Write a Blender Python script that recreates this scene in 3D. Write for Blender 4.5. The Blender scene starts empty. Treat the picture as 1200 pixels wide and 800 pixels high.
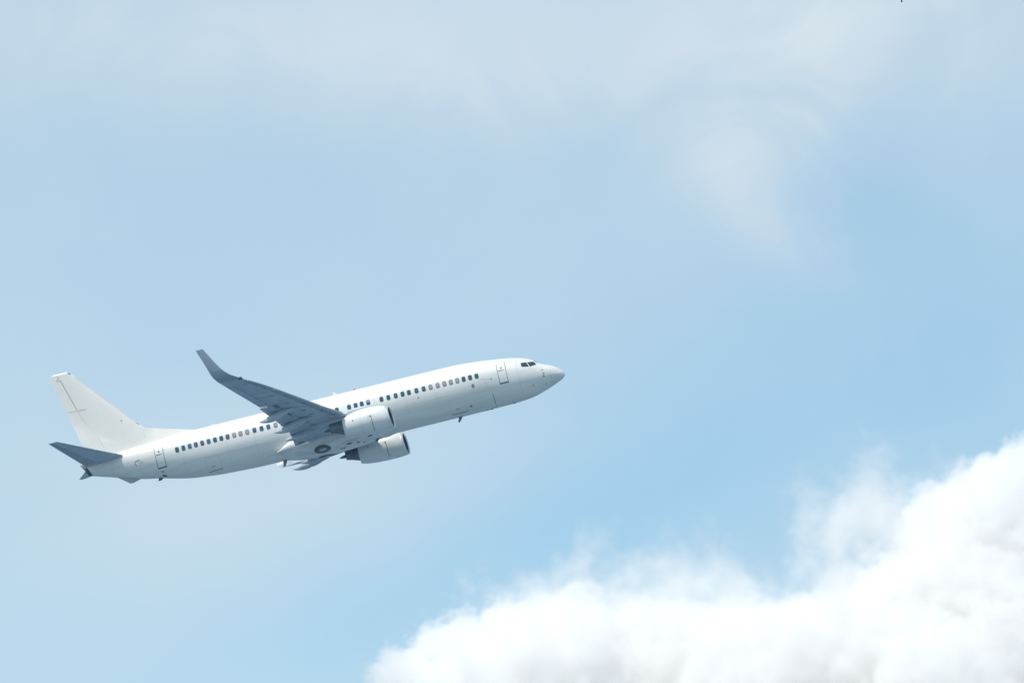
import bpy, math, random
from mathutils import Vector, Matrix
random.seed(7)
S = bpy.context.scene
COL = S.collection
rad = math.radians

# ------------------------------------------------------------------ camera
F_PX = 10670.64                      # focal length in pixels of a 1200 px wide frame
CAM_EL = rad(13.4)
CAM_LOC = Vector((0, 0, 1.7))
cd = bpy.data.cameras.new('camera')
cam = bpy.data.objects.new('camera', cd)
COL.objects.link(cam)
cam.location = CAM_LOC
cam.rotation_euler = (math.pi / 2 + CAM_EL, 0, 0)
cd.sensor_fit = 'HORIZONTAL'
cd.sensor_width = 36.0
cd.lens = F_PX / 1200 * 36
cd.clip_start = 1.0
cd.clip_end = 60000
S.camera = cam
FWD = Vector((0, math.cos(CAM_EL), math.sin(CAM_EL)))
RIGHT = Vector((1, 0, 0))
DOWN = Vector((0, math.sin(CAM_EL), -math.cos(CAM_EL)))


def sky_dir(px, py):
    """direction of a point of the 1200 x 800 photograph"""
    return (FWD + RIGHT * ((px - 600) / F_PX) + DOWN * ((py - 400) / F_PX)).normalized()


# ------------------------------------------------------------------ sun, sky, exposure
SUN_EL, SUN_AZ = rad(58), rad(228)   # azimuth clockwise from +Y: behind the camera, a little to its left
sun_vec = Vector((math.sin(SUN_AZ) * math.cos(SUN_EL), math.cos(SUN_AZ) * math.cos(SUN_EL), math.sin(SUN_EL)))
sl = bpy.data.lights.new('sun', 'SUN')
sl.energy = 2.9
sl.angle = rad(1.0)
sl.color = (1.0, 0.935, 0.83)
sun = bpy.data.objects.new('sun', sl)
COL.objects.link(sun)
sun.rotation_euler = (-sun_vec).to_track_quat('-Z', 'Y').to_euler()
sun.location = (0, -50, 300)

vs = S.view_settings
vs.view_transform = 'Standard'
vs.look = 'None'
vs.gamma = 1
vs.exposure = 0.15
S.cycles.use_denoising = True
S.cycles.max_bounces = 44
S.cycles.diffuse_bounces = 4
S.cycles.volume_bounces = 40
S.cycles.volume_step_rate = 1.0
S.cycles.volume_preview_step_rate = 1.0
S.cycles.volume_max_steps = 256


class NT:
    """tiny node-tree helper"""
    def __init__(self, tree):
        self.t = tree

    def n(self, kind, **kw):
        nd = self.t.nodes.new(kind)
        for k, v in kw.items():
            setattr(nd, k, v)
        return nd

    def l(self, a, b):
        self.t.links.new(a, b)

    def put(self, sock, v):
        if isinstance(v, bpy.types.NodeSocket):
            self.l(v, sock)
        else:
            sock.default_value = v

    def math(self, op, a, b=0.0, c=0.0, clamp=False):
        nd = self.n('ShaderNodeMath', operation=op, use_clamp=clamp)
        for i, v in enumerate((a, b, c)):
            self.put(nd.inputs[i], v)
        return nd.outputs[0]

    def remap(self, v, a, b, c, d, smooth=True):
        nd = self.n('ShaderNodeMapRange')
        if smooth:
            nd.interpolation_type = 'SMOOTHSTEP'
        for i, x in enumerate((v, a, b, c, d)):
            self.put(nd.inputs[i], x)
        return nd.outputs[0]


world = bpy.data.worlds.new('World')
S.world = world
world.use_nodes = True
W = NT(world.node_tree)
world.node_tree.nodes.clear()
wo = W.n('ShaderNodeOutputWorld')
bg = W.n('ShaderNodeBackground')
W.l(bg.outputs[0], wo.inputs[0])
bg.inputs['Strength'].default_value = 0.15
sky = W.n('ShaderNodeTexSky', sky_type='NISHITA')
sky.sun_disc = False
sky.sun_elevation = SUN_EL
sky.sun_rotation = SUN_AZ
sky.altitude = 0
sky.air_density = 1.0
sky.dust_density = 1.0
sky.ozone_density = 0.0
# thin high veil of cloud in front of the blue, laid out by direction in the sky
tc = W.n('ShaderNodeTexCoord')
sep = W.n('ShaderNodeSeparateXYZ')
W.l(tc.outputs['Generated'], sep.inputs[0])
noise_big = W.n('ShaderNodeTexNoise')
noise_big.inputs['Scale'].default_value = 22
noise_big.inputs['Detail'].default_value = 3.5
noise_big.inputs['Roughness'].default_value = 0.45
noise_big.inputs['Distortion'].default_value = 0.3
W.l(tc.outputs['Generated'], noise_big.inputs['Vector'])
noise_fine = W.n('ShaderNodeTexNoise')
noise_fine.inputs['Scale'].default_value = 55
noise_fine.inputs['Detail'].default_value = 4
noise_fine.inputs['Roughness'].default_value = 0.55
noise_fine.inputs['Distortion'].default_value = 0.8
W.l(tc.outputs['Generated'], noise_fine.inputs['Vector'])


def veil_patch(px, py, wx, wy, amount, rot=0.0):
    """a soft bank of thin cloud round one direction of the sky, wx by wy wide (photograph pixels turned into angles)"""
    d = sky_dir(px, py)
    az, el = math.atan2(d.x, d.y), math.asin(d.z)
    a = W.math('SUBTRACT', W.math('ARCTAN2', sep.outputs[0], sep.outputs[1]), az)
    e = W.math('SUBTRACT', W.math('ARCSINE', sep.outputs[2]), el)
    c, s = math.cos(rot), math.sin(rot)
    u = W.math('ADD', W.math('MULTIPLY', a, c * F_PX / wx), W.math('MULTIPLY', e, s * F_PX / wx))
    v = W.math('ADD', W.math('MULTIPLY', a, -s * F_PX / wy), W.math('MULTIPLY', e, c * F_PX / wy))
    r2 = W.math('ADD', W.math('MULTIPLY', u, u), W.math('MULTIPLY', v, v))
    return W.math('MULTIPLY', W.math('EXPONENT', W.math('MULTIPLY', r2, -1.0)), amount)


veil = W.math('MULTIPLY_ADD', noise_big.outputs[0], 0.32, 0.18)
wisp = W.remap(noise_fine.outputs[0], 0.3, 0.7, 0.35, 1.5)
for p in ((560, 20, 800, 120, 0.38, 0.0), (330, 570, 340, 130, 0.26, 0.1), (20, 330, 220, 260, 0.13, 0.0),
          (1060, 480, 340, 210, -0.20, 0.0), (600, 650, 300, 100, -0.36, 0.35), (1000, 215, 90, 80, -0.10, 0.0), (200, 760, 300, 90, -0.08, 0.0)):
    veil = W.math('ADD', veil, veil_patch(*p))
for p in ((970, 15, 150, 80, 0.26, 0.0), (990, 90, 80, 50, 0.22, 0.9), (885, 170, 95, 48, 0.14, 0.45), (868, 225, 85, 40, 0.15, -0.75), (930, 285, 90, 34, 0.12, -0.4), (940, 110, 170, 130, 0.15, 0.3), (250, 60, 330, 60, 0.12, -0.06), (620, 110, 260, 55, 0.10, 0.05)):
    veil = W.math('ADD', veil, W.math('MULTIPLY', wisp, veil_patch(*p)))
veil = W.math('ADD', veil, W.math('MULTIPLY', W.math('SUBTRACT', noise_fine.outputs[0], 0.5), 0.17), clamp=True)
mixw = W.n('ShaderNodeMix', data_type='RGBA')
W.l(veil, mixw.inputs[0])
tint = W.n('ShaderNodeMix', data_type='RGBA', blend_type='MULTIPLY')
tint.inputs[0].default_value = 1.0
tint.inputs[7].default_value = (0.925, 1.06, 1.0, 1)
W.l(sky.outputs[0], tint.inputs[6])
W.l(tint.outputs[2], mixw.inputs[6])
mixw.inputs[7].default_value = (4.0, 4.62, 5.05, 1)
W.l(mixw.outputs[2], bg.inputs[0])

# ------------------------------------------------------------------ helpers


def pchip(tab, smooth_sqrt=False):
    """monotone cubic through a table of (x, value)"""
    xs = [math.sqrt(max(p[0], 0)) if smooth_sqrt else p[0] for p in tab]
    ys = [p[1] for p in tab]
    n = len(xs)
    h = [xs[i + 1] - xs[i] for i in range(n - 1)]
    d = [(ys[i + 1] - ys[i]) / h[i] for i in range(n - 1)]
    m = [0.0] * n
    m[0], m[-1] = d[0], d[-1]
    for i in range(1, n - 1):
        if d[i - 1] * d[i] <= 0:
            m[i] = 0.0
        else:
            w1, w2 = 2 * h[i] + h[i - 1], h[i] + 2 * h[i - 1]
            m[i] = (w1 + w2) / (w1 / d[i - 1] + w2 / d[i])

    def f(x):
        t = math.sqrt(max(x, 0)) if smooth_sqrt else x
        t = min(max(t, xs[0]), xs[-1])
        k = 0
        while k < n - 2 and t > xs[k + 1]:
            k += 1
        u = (t - xs[k]) / h[k]
        return ((1 + 2 * u) * (1 - u) ** 2 * ys[k] + u * (1 - u) ** 2 * h[k] * m[k]
                + u * u * (3 - 2 * u) * ys[k + 1] + u * u * (u - 1) * h[k] * m[k + 1])
    return f


ORIGIN = Vector((19.0, 0.0, -2.3))     # the aeroplane's empty sits under its belly


def build(name, verts, faces, mats, parent=None, smooth=True, fmat=None, sharp=35):
    me = bpy.data.meshes.new(name)
    off = ORIGIN if parent is not None else Vector((0, 0, 0))
    me.from_pydata([tuple(Vector(v) - off) for v in verts], [], faces)
    for m in (mats if isinstance(mats, (list, tuple)) else [mats]):
        me.materials.append(m)
    if fmat:
        for p, i in zip(me.polygons, fmat):
            p.material_index = i
    import bmesh
    bm = bmesh.new()
    bm.from_mesh(me)
    bmesh.ops.recalc_face_normals(bm, faces=bm.faces[:])
    bm.to_mesh(me)
    bm.free()
    if smooth:
        me.polygons.foreach_set('use_smooth', [True] * len(me.polygons))
        me.set_sharp_from_angle(angle=rad(sharp))
    ob = bpy.data.objects.new(name, me)
    COL.objects.link(ob)
    if parent is not None:
        ob.parent = parent
    return ob


class MB:
    """collects pieces of one part"""
    def __init__(self):
        self.v, self.f, self.m = [], [], []

    def add(self, v, f, m=0):
        b = len(self.v)
        self.v += [tuple(p) for p in v]
        self.f += [tuple(i + b for i in q) for q in f]
        self.m += [m] * len(f)
        return self

    def loft(self, rings, m=0, cap0=True, cap1=True, closed=True):
        v, f = [], []
        n = len(rings[0])
        for r in rings:
            v += r
        for i in range(len(rings) - 1):
            for j in range(n if closed else n - 1):
                k = (j + 1) % n
                f.append((i * n + j, i * n + k, (i + 1) * n + k, (i + 1) * n + j))
        if cap0:
            f.append(tuple(range(n)))
        if cap1:
            f.append(tuple((len(rings) - 1) * n + j for j in range(n)))
        return self.add(v, f, m)

    def done(self, name, mats, parent=None, **kw):
        return build(name, self.v, self.f, mats, parent, fmat=self.m, **kw)


# ------------------------------------------------------------------ materials


def material(name, color, rough=0.4, metal=0.0, spec=0.5, coat=0.0, noise=0.0, noise_scale=1.0, stretch=(1, 1, 1), bump=0.0):
    m = bpy.data.materials.new(name)
    m.use_nodes = True
    t = NT(m.node_tree)
    b = m.node_tree.nodes['Principled BSDF']
    b.inputs['Base Color'].default_value = (*color, 1)
    b.inputs['Roughness'].default_value = rough
    b.inputs['Metallic'].default_value = metal
    b.inputs['Specular IOR Level'].default_value = spec
    b.inputs['Coat Weight'].default_value = coat
    b.inputs['Coat Roughness'].default_value = 0.12
    if noise:
        co = t.n('ShaderNodeTexCoord')
        mp = t.n('ShaderNodeMapping')
        mp.inputs['Scale'].default_value = stretch
        t.l(co.outputs['Object'], mp.inputs[0])
        nz = t.n('ShaderNodeTexNoise')
        nz.inputs['Scale'].default_value = noise_scale
        nz.inputs['Detail'].default_value = 5
        nz.inputs['Roughness'].default_value = 0.6
        t.l(mp.outputs[0], nz.inputs['Vector'])
        f = t.remap(nz.outputs[0], 0.35, 0.7, 0, 1)
        mx = t.n('ShaderNodeMix', data_type='RGBA')
        t.l(f, mx.inputs[0])
        mx.inputs[6].default_value = (*color, 1)
        mx.inputs[7].default_value = (*[c * (1 - noise) for c in color], 1)
        t.l(mx.outputs[2], b.inputs['Base Color'])
        t.l(t.remap(nz.outputs[0], 0.3, 0.7, rough * 0.85, min(1, rough * 1.25)), b.inputs['Roughness'])
        if bump:
            bp = t.n('ShaderNodeBump')
            bp.inputs['Strength'].default_value = bump
            bp.inputs['Distance'].default_value = 0.02
            t.l(nz.outputs[0], bp.inputs['Height'])
            t.l(bp.outputs[0], b.inputs['Normal'])
    return m


M = dict(
    white=material('white_gloss_paint', (0.77, 0.765, 0.745), 0.34, coat=0.25, noise=0.10, noise_scale=0.8, stretch=(0.22, 1, 3.0)),
    fin=material('white_fin_paint', (0.74, 0.72, 0.69), 0.4, coat=0.15, noise=0.05, noise_scale=0.7, stretch=(1, 1, 0.4)),
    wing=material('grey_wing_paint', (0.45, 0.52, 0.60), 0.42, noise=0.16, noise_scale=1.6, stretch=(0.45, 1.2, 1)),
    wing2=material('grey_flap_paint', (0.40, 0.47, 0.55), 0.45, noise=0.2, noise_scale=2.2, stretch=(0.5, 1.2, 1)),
    winglet=material('shade_darkened_grey', (0.31, 0.38, 0.45), 0.4, noise=0.08, noise_scale=1.2),  # grey darkened to carry the winglet's shade in its colour
    belly=material('fairing_pale_paint', (0.78, 0.78, 0.775), 0.4, noise=0.25, noise_scale=1.5, stretch=(0.3, 1.2, 1.8)),
    nacelle=material('nacelle_white_paint', (0.76, 0.76, 0.75), 0.3, coat=0.2, noise=0.06, noise_scale=1.3, stretch=(0.5, 1, 1)),
    alu=material('polished_aluminium', (0.78, 0.78, 0.78), 0.42, metal=0.7),
    duct=material('intake_duct_grey', (0.10, 0.14, 0.21), 0.5),
    hot=material('exhaust_metal', (0.20, 0.25, 0.31), 0.5, metal=0.35, noise=0.3, noise_scale=4),
    dark=material('dark_seal', (0.08, 0.10, 0.13), 0.6),  # blue lift of distant haze put into this dark tone
    skid=material('skid_grey_paint', (0.42, 0.44, 0.46), 0.5),
    seam=material('panel_gap_grey', (0.19, 0.215, 0.25), 0.6),
    faint=material('faint_panel_line', (0.46, 0.47, 0.47), 0.6),
    glass=material('cabin_glass', (0.03, 0.075, 0.12), 0.12, spec=0.7),  # haze's blue lift mixed into the glass colour
    glassb=material('cabin_glass_blue', (0.05, 0.11, 0.22), 0.12, spec=0.7),
    glasst=material('cabin_glass_teal', (0.02, 0.09, 0.12), 0.12, spec=0.7),
    shade=material('pulled_window_shade', (0.30, 0.30, 0.29), 0.6),
    pane_spot=material('grey_pane_spot', (0.13, 0.15, 0.19), 0.4),  # slightly lighter grey spot inside a pane
    frame=material('window_frame_grey', (0.20, 0.22, 0.25), 0.5),
    cockpit=material('cockpit_glass', (0.025, 0.055, 0.09), 0.08, spec=0.8),
    screen=material('windscreen_glass', (0.10, 0.13, 0.16), 0.06, spec=1.0),  # base lightened to carry the sky's reflection in its colour
    tyre=material('tyre_rubber', (0.12, 0.155, 0.19), 0.75),
    hub=material('wheel_hub_metal', (0.45, 0.46, 0.47), 0.4, metal=0.5),
    red=material('red_beacon_glass', (0.55, 0.03, 0.06), 0.2),
    bird=material('dark_feathers', (0.03, 0.035, 0.045), 0.7, noise=0.3, noise_scale=30),
)

# ------------------------------------------------------------------ added ground sheet (unseen, coloured pale blue to bounce light up to the belly)
gm = bpy.data.materials.new('pale_blue_bounce')
gm.use_nodes = True
t = NT(gm.node_tree)
b = gm.node_tree.nodes['Principled BSDF']
co = t.n('ShaderNodeTexCoord')
nz = t.n('ShaderNodeTexNoise')
nz.inputs['Scale'].default_value = 0.004
nz.inputs['Detail'].default_value = 8
t.l(co.outputs['Object'], nz.inputs['Vector'])
mx = t.n('ShaderNodeMix', data_type='RGBA')
t.l(t.remap(nz.outputs[0], 0.4, 0.6, 0, 1), mx.inputs[0])
mx.inputs[6].default_value = (0.11, 0.18, 0.245, 1)
mx.inputs[7].default_value = (0.13, 0.20, 0.25, 1)
t.l(mx.outputs[2], b.inputs['Base Color'])
b.inputs['Roughness'].default_value = 0.9
ng, ext = 24, 30000.0
gv = [(-ext + 2 * ext * i / ng, -ext + 2 * ext * j / ng, 0) for j in range(ng + 1) for i in range(ng + 1)]
gf = [(j * (ng + 1) + i, j * (ng + 1) + i + 1, (j + 1) * (ng + 1) + i + 1, (j + 1) * (ng + 1) + i) for j in range(ng) for i in range(ng)]
bounce_ground = build('bounce_ground', gv, gf, gm)
bounce_ground['kind'] = 'structure'

# ------------------------------------------------------------------ the aeroplane (model axes: x aft from the nose, y to starboard, z up; metres)
# attitude and place: solved from the photograph
R_CAM = ((-0.967, -0.1368, -0.2151), (0.2394, -0.1975, -0.9506), (0.0875, -0.9707, 0.2237))   # rows: camera right, down, forward
LOOK = (RIGHT * ((379.006 - 600) / F_PX) + DOWN * ((497.956 - 400) / F_PX) + FWD).normalized()   # line of sight to the aeroplane
TURN = FWD.rotation_difference(LOOK).to_matrix()
B = Matrix((TURN @ RIGHT, TURN @ DOWN, TURN @ FWD)).transposed()
rot = (B @ Matrix(R_CAM))
xa = rot.col[0].normalized()
ya = (rot.col[1] - xa * rot.col[1].dot(xa)).normalized()
za = xa.cross(ya)
ROT = Matrix((xa, ya, za)).transposed()
DIST = 700.0
ref = CAM_LOC + RIGHT * ((379.006 - 600) / F_PX * DIST) + DOWN * ((497.956 - 400) / F_PX * DIST) + FWD * DIST
plane = bpy.data.objects.new('passenger_jet', None)
COL.objects.link(plane)
mat = ROT.to_4x4()
mat.translation = ref + ROT @ (ORIGIN - Vector((19, 0, 0)))
plane.matrix_world = mat
plane.empty_display_size = 5
plane['label'] = 'plain white twin engine passenger jet climbing with wheels up and swept winglet'
plane['category'] = 'airplane'

TOP = pchip([(0, -.68), (.02, -.56), (.08, -.43), (.34, -.13), (.83, .21), (1.2, .36), (1.5, .50), (1.79, .70), (2.22, 1.03), (2.83, 1.30),
             (3.9, 1.57), (5, 1.74), (6.63, 1.93), (8.3, 2.05), (10, 2.06), (28, 2.06), (29.8, 2.03), (31, 1.97), (33.5, 1.86), (36, 1.68), (38, 1.5)], True)
BOT = pchip([(0, -.68), (.02, -.77), (.08, -.85), (.3, -1.0), (.71, -1.17), (1.69, -1.53), (2.89, -1.83), (4.26, -1.93), (5.67, -1.95), (8, -1.96),
             (24, -1.96), (26, -1.88), (27.5, -1.80), (28.8, -1.66), (29.8, -1.53), (31.2, -1.21), (32.1, -.98), (33.7, -.64), (35.5, -.08), (37.4, .52), (38, .7)], True)
WID = pchip([(0, 0), (.02, .13), (.08, .25), (.34, .52), (.83, .83), (1.5, 1.10), (2.2, 1.33), (2.83, 1.48), (3.9, 1.66), (5, 1.77), (6.6, 1.86), (8, 1.88),
             (27, 1.88), (29, 1.80), (31, 1.60), (33, 1.32), (35, .98), (36.5, .68), (37.5, .42), (38, .30)], True)
ZC = pchip([(0, -.68), (.34, -.60), (1.5, -.38), (3, -.10), (5, .1), (6.5, .17), (27, .17), (29, .28), (31, .5), (33.5, .78), (36, .98), (38, 1.08)], True)


def fus(x, a):
    c, s = math.cos(a), math.sin(a)
    zc = ZC(x)
    return Vector((x, WID(x) * c, zc + ((TOP(x) - zc) if s >= 0 else (zc - BOT(x))) * s))


def fus_n(x, a):
    e = 1e-3
    n = (fus(x + e, a) - fus(x - e, a)).cross(fus(x, a + e) - fus(x, a - e))
    n.normalize()
    p = fus(x, a) - Vector((x, 0, ZC(x)))
    return n if n.dot(p) > 0 else -n


def side_a(x, z):
    zc = ZC(x)
    h = (TOP(x) - zc) if z >= zc else (zc - BOT(x))
    return math.asin(max(-1, min(1, (z - zc) / h)))


def on_side(x, z, off=0.0, s=1):
    a = side_a(x, z)
    p = fus(x, a) + fus_n(x, a) * off
    return Vector((p.x, p.y * s, p.z))


# fuselage skin
xs = [0.0 + 1.6 * (i / 26) ** 2 for i in range(1, 27)] + [1.6 + 0.12 * i for i in range(1, 42)]
while xs[-1] < 37.2:
    xs.append(xs[-1] + (0.45 if xs[-1] < 26 else 0.28))
NA = 96
rings = []
for x in xs:
    rings.append([fus(x, 2 * math.pi * j / NA) for j in range(NA)])
last = [fus(37.47 + 0.26 * math.sin(2 * math.pi * j / NA), 2 * math.pi * j / NA) for j in range(NA)]
rings.append(last)
mb = MB()
mb.loft(rings, 0, cap0=False, cap1=False)
nb = len(mb.v)
mb.v.append((0, 0, -.68))
for j in range(NA):
    mb.f.append((nb, j, (j + 1) % NA))
    mb.m.append(0)


def ribbon(pts, width, off=0.006, s=1, thick=0.004):
    """thin raised strip on the fuselage side along (x, z) points"""
    dense = []
    for (p, q) in zip(pts[:-1], pts[1:]):
        k = max(1, int(math.hypot(q[0] - p[0], q[1] - p[1]) / 0.12))
        dense += [(p[0] + (q[0] - p[0]) * i / k, p[1] + (q[1] - p[1]) * i / k) for i in range(k)]
    dense.append(pts[-1])
    P = [on_side(x, z, off, s) for x, z in dense]
    v, f = [], []
    for i, p in enumerate(P):
        d = (P[min(i + 1, len(P) - 1)] - P[max(i - 1, 0)]).normalized()
        n = fus_n(dense[i][0], side_a(*dense[i]))
        n = Vector((n.x, n.y * s, n.z))
        sd = d.cross(n).normalized() * (width / 2)
        v += [p - sd, p + sd]
        if i:
            f.append((2 * i - 2, 2 * i, 2 * i + 1, 2 * i - 1))
    return v, f


# dark and faint seams of the skin
mb.add(*ribbon([(5.63, -1.15), (5.63, -1.5), (5.63, -1.75), (5.63, -1.88), (5.63, -1.94)], 0.035), 1)
mb.add(*ribbon([(5.5, -.04), (6.4, .10)], 0.02), 2)
mb.add(*ribbon([(6.0, .02), (5.75, -1.0)], 0.016), 2)
mb.add(*ribbon([(.95, .1), (.98, -.4), (1.02, -.9), (1.05, -1.2)], 0.014), 2)
for x in (3.4, 9.9, 12.2, 14.6, 24.2, 26.4, 29.9, 33.4, 35.6):
    mb.add(*ribbon([(x, 1.6), (x, .8), (x, .0), (x, -.8), (x, -1.5)], 0.012), 2)
mb.add(*ribbon([(9, -.55), (12.5, -.55)], 0.012), 2)
mb.add(*ribbon([(24, -.62), (30.5, -.62)], 0.012), 2)
fuselage = mb.done('fuselage', [M['white'], M['dark'], M['faint']], plane)


def disc(mbx, x, z, rx, rz, m=0, off=0.012, s=1, power=2.0, rows=3, n=20, inner=None):
    """small superellipse patch lying on the fuselage side"""
    v, f = [], []
    if inner is None:
        v.append(on_side(x, z, off, s))
        levels = [(i + 1) / rows for i in range(rows)]
    else:
        levels = [inner, (inner + 1) / 2, 1.0]
    a0 = side_a(x, z)
    for lv in levels:
        for j in range(n):
            t_ = 2 * math.pi * j / n
            c, sn = math.cos(t_), math.sin(t_)
            ex = math.copysign(abs(c) ** (2 / power), c) * rx * lv
            ez = math.copysign(abs(sn) ** (2 / power), sn) * rz * lv
            a = a0 + ez / max(0.3, (TOP(x) - ZC(x)))
            p = fus(x + ex, a) + fus_n(x + ex, a) * off
            v.append(Vector((p.x, p.y * s, p.z)))
    base = 1 if inner is None else 0
    if inner is None:
        f += [(0, 1 + j, 1 + (j + 1) % n) for j in range(n)]
    for i in range(len(levels) - 1):
        for j in range(n):
            k = (j + 1) % n
            f.append((base + i * n + j, base + i * n + k, base + (i + 1) * n + k, base + (i + 1) * n + j))
    mbx.add(v, f, m)


# cabin windows of the starboard side, each at the place it has in the photograph
WX = [30.27, 29.76, 29.25, 28.76, 28.25, 27.74, 27.23, 26.73, 26.23, 25.71, 25.21, 24.68, 24.1, 23.54, 23.0, 22.43, 21.9, 21.38,
      20.86, 20.35, 19.84, 19.33, 18.82, 18.30, 17.56, 16.6, 16.08, 15.6, 15.09, 14.04, 13.49, 12.91, 12.37, 11.87, 11.27, 10.7,
      10.15, 9.59, 9.06, 8.55, 8.04, 7.54, 7.03, 6.52]
KIND = 'gtbdDbtgDsssDtbs' + 'ggggggggg' + 'gggh' + 'gtDtt' + 'dDssssstttg'
for x, k in zip(WX, KIND + 'g' * 20):
    z = 0.424 + (0.511 - 0.424) * (x - 6.52) / (30.27 - 6.52) + 0.0
    w = MB()
    disc(w, x, z, .160, .225, 0, .004, power=3.6, rows=2)
    disc(w, x, z, .130, .190, 1, .008, power=3.2, rows=2)
    if k in 's':
        disc(w, x, z + .01, .085, .12, 2, .011, power=3.0, rows=2)
    if k == 'h':
        disc(w, x, z + .08, .10, .075, 2, .011, power=3.6, rows=2)
    if k in 'dD':
        disc(w, x, z + .02, .05, .07, 3, .011, power=2.5, rows=2)
    pane = {'g': 'glass', 't': 'glasst', 'b': 'glassb'}.get(k, 'glass')
    if k == 's':
        pane = 'frame'
    w.done('passenger_window', [M['frame'], M[pane], M['shade'], M['pane_spot']], fuselage)


# cabin doors: panel, dark seal lines, handle recess and spy window in one mesh
def door(x0, x1, z0, z1, label=None, s=1):
    d = MB()
    v, f = [], []
    nx_, nz_ = 5, 12
    for j in range(nz_ + 1):
        for i in range(nx_ + 1):
            v.append(on_side(x0 + (x1 - x0) * i / nx_, z0 + (z1 - z0) * j / nz_, .005, s))
    for j in range(nz_):
        for i in range(nx_):
            q = j * (nx_ + 1) + i
            f.append((q, q + 1, q + nx_ + 2, q + nx_ + 1))
    d.add(v, f, 0)
    r = .04
    zs = [z0 + (z1 - z0) * i / 10 for i in range(11)]
    d.add(*ribbon([(x0, z) for z in zs], .042, .010, s), 2)
    d.add(*ribbon([(x1, z) for z in zs], .046, .010, s), 2)
    d.add(*ribbon([(x0 - r / 2, z0), (x1 + r / 2, z0)], .095, .012, s), 1)
    d.add(*ribbon([(x0, z1), (x1, z1)], .018, .010, s), 3)
    xm = (x0 + x1) / 2
    disc(d, xm, z0 + 1.20, .06, .075, 1, .014, s, rows=2)
    d.add(*ribbon([(xm + .26, z0 + .985), (xm - .05, z0 + .975)], .055, .014, s), 1)
    d.add(*ribbon([(xm - .05, z0 + .985), (xm - .22, z0 + .985)], .04, .014, s), 2)
    disc(d, x0 - .03, z0 + 1.25, .04, .03, 2, .014, s, rows=2)
    ob = d.done('cabin_door', [M['white'], M['dark'], M['seam'], M['faint']], fuselage)
    return ob


door(4.245, 4.895, -.56, 1.06)
door(31.375, 32.04, -.46, 1.14)


def cargo(x0, x1, z0, zh):
    d = MB()
    d.add(*ribbon([(x0, z0), (x1, z0)], .06, .008), 0)
    d.add(*ribbon([(x0, z0), (x0, z0 + .9)], .014, .008), 1)
    d.add(*ribbon([(x1, z0), (x1, z0 + .9)], .014, .008), 1)
    d.add(*ribbon([(x0, z0 + .9), (x1, z0 + .9)], .012, .008), 1)
    xm = x0 + (x1 - x0) * .55
    d.add(*ribbon([(xm - .16, zh), (xm + .2, zh)], .045, .010), 2)
    d.done('cargo_door', [M['dark'], M['faint'], M['seam']], fuselage)


cargo(7.85, 9.05, -1.82, -1.56)
cargo(27.2, 28.35, -1.60, -1.33)

# small fittings on the skin
for (x, z, rx, rz) in ((6.96, -.24, .11, .13), (7.50, -1.58, .10, .09)):
    d = MB()
    disc(d, x, z, rx, rz, 0, .012, rows=2)
    d.done('vent_port', M['seam'], fuselage)
for (x, z, rx, rz) in ((1.55, -.16, .09, .035), (1.52, -.45, .09, .03), (1.54, -.66, .07, .055), (2.49, -1.18, .03, .10), (1.5, -1.25, .03, .06), (5.47, -.06, .05, .045), (11.25, -.13, .05, .055)):
    d = MB()
    disc(d, x, z, rx, rz, 0, .012, rows=2, n=12)
    d.done('probe', M['seam'], fuselage)
for (x, z, rx, rz) in ((31.76, -.98, .17, .15), (31.78, -.72, .11, .035)):
    d = MB()
    disc(d, x, z, rx, rz, 0, .012, rows=2, power=4)
    d.done('service_panel', M['seam'], fuselage)
d = MB()
d.add(*ribbon([(33.28, .50), (33.55, .54), (33.72, .46), (33.74, .30), (33.62, .18)], .045, .012), 0)
d.add(*ribbon([(33.10, .32), (33.30, .29)], .05, .012), 0)
d.done('static_port', M['seam'], fuselage)

# cockpit glass, both sides: quads in (x, z)


def cockpit_pane(quad, s):
    d = MB()
    v, f = [], []
    n = 8
    (a, b_, c, e) = quad                 # lower aft, upper aft, upper fwd, lower fwd
    for j in range(n + 1):
        for i in range(n + 1):
            u, w = i / n, j / n
            x = (a[0] * (1 - u) + e[0] * u) * (1 - w) + (b_[0] * (1 - u) + c[0] * u) * w
            z = (a[1] * (1 - u) + e[1] * u) * (1 - w) + (b_[1] * (1 - u) + c[1] * u) * w
            v.append(on_side(x, z, .012, s))
    for j in range(n):
        for i in range(n):
            q = j * (n + 1) + i
            f.append((q, q + 1, q + n + 2, q + n + 1))
    d.add(v, f, 0)
    d.done('cockpit_window', M['cockpit'], fuselage)


for s in (1, -1):
    cockpit_pane(((3.02, .37), (3.05, .71), (2.62, .70), (2.47, .28)), s)
    cockpit_pane(((2.40, .27), (2.55, .68), (2.08, .68), (1.90, .37)), s)
# front panes: on the slope between top line and side panes


def front_pane(s):
    v, f = [], []
    n = 6
    for j in range(n + 1):
        for i in range(n + 1):
            u, w = i / n, j / n
            a_in, a_out = rad(84), rad(60)
            a = a_in + (a_out - a_in) * u
            xl, xu = 1.66 + .12 * u, 2.06 - .02 * u
            x = xl + (xu - xl) * w
            p = fus(x, a) + fus_n(x, a) * .004
            v.append((p.x, p.y * s, p.z))
    for j in range(n):
        for i in range(n):
            q = j * (n + 1) + i
            f.append((q, q + 1, q + n + 2, q + n + 1))
    build('cockpit_window', v, f, M['screen'], fuselage)


front_pane(1)
front_pane(-1)

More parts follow.
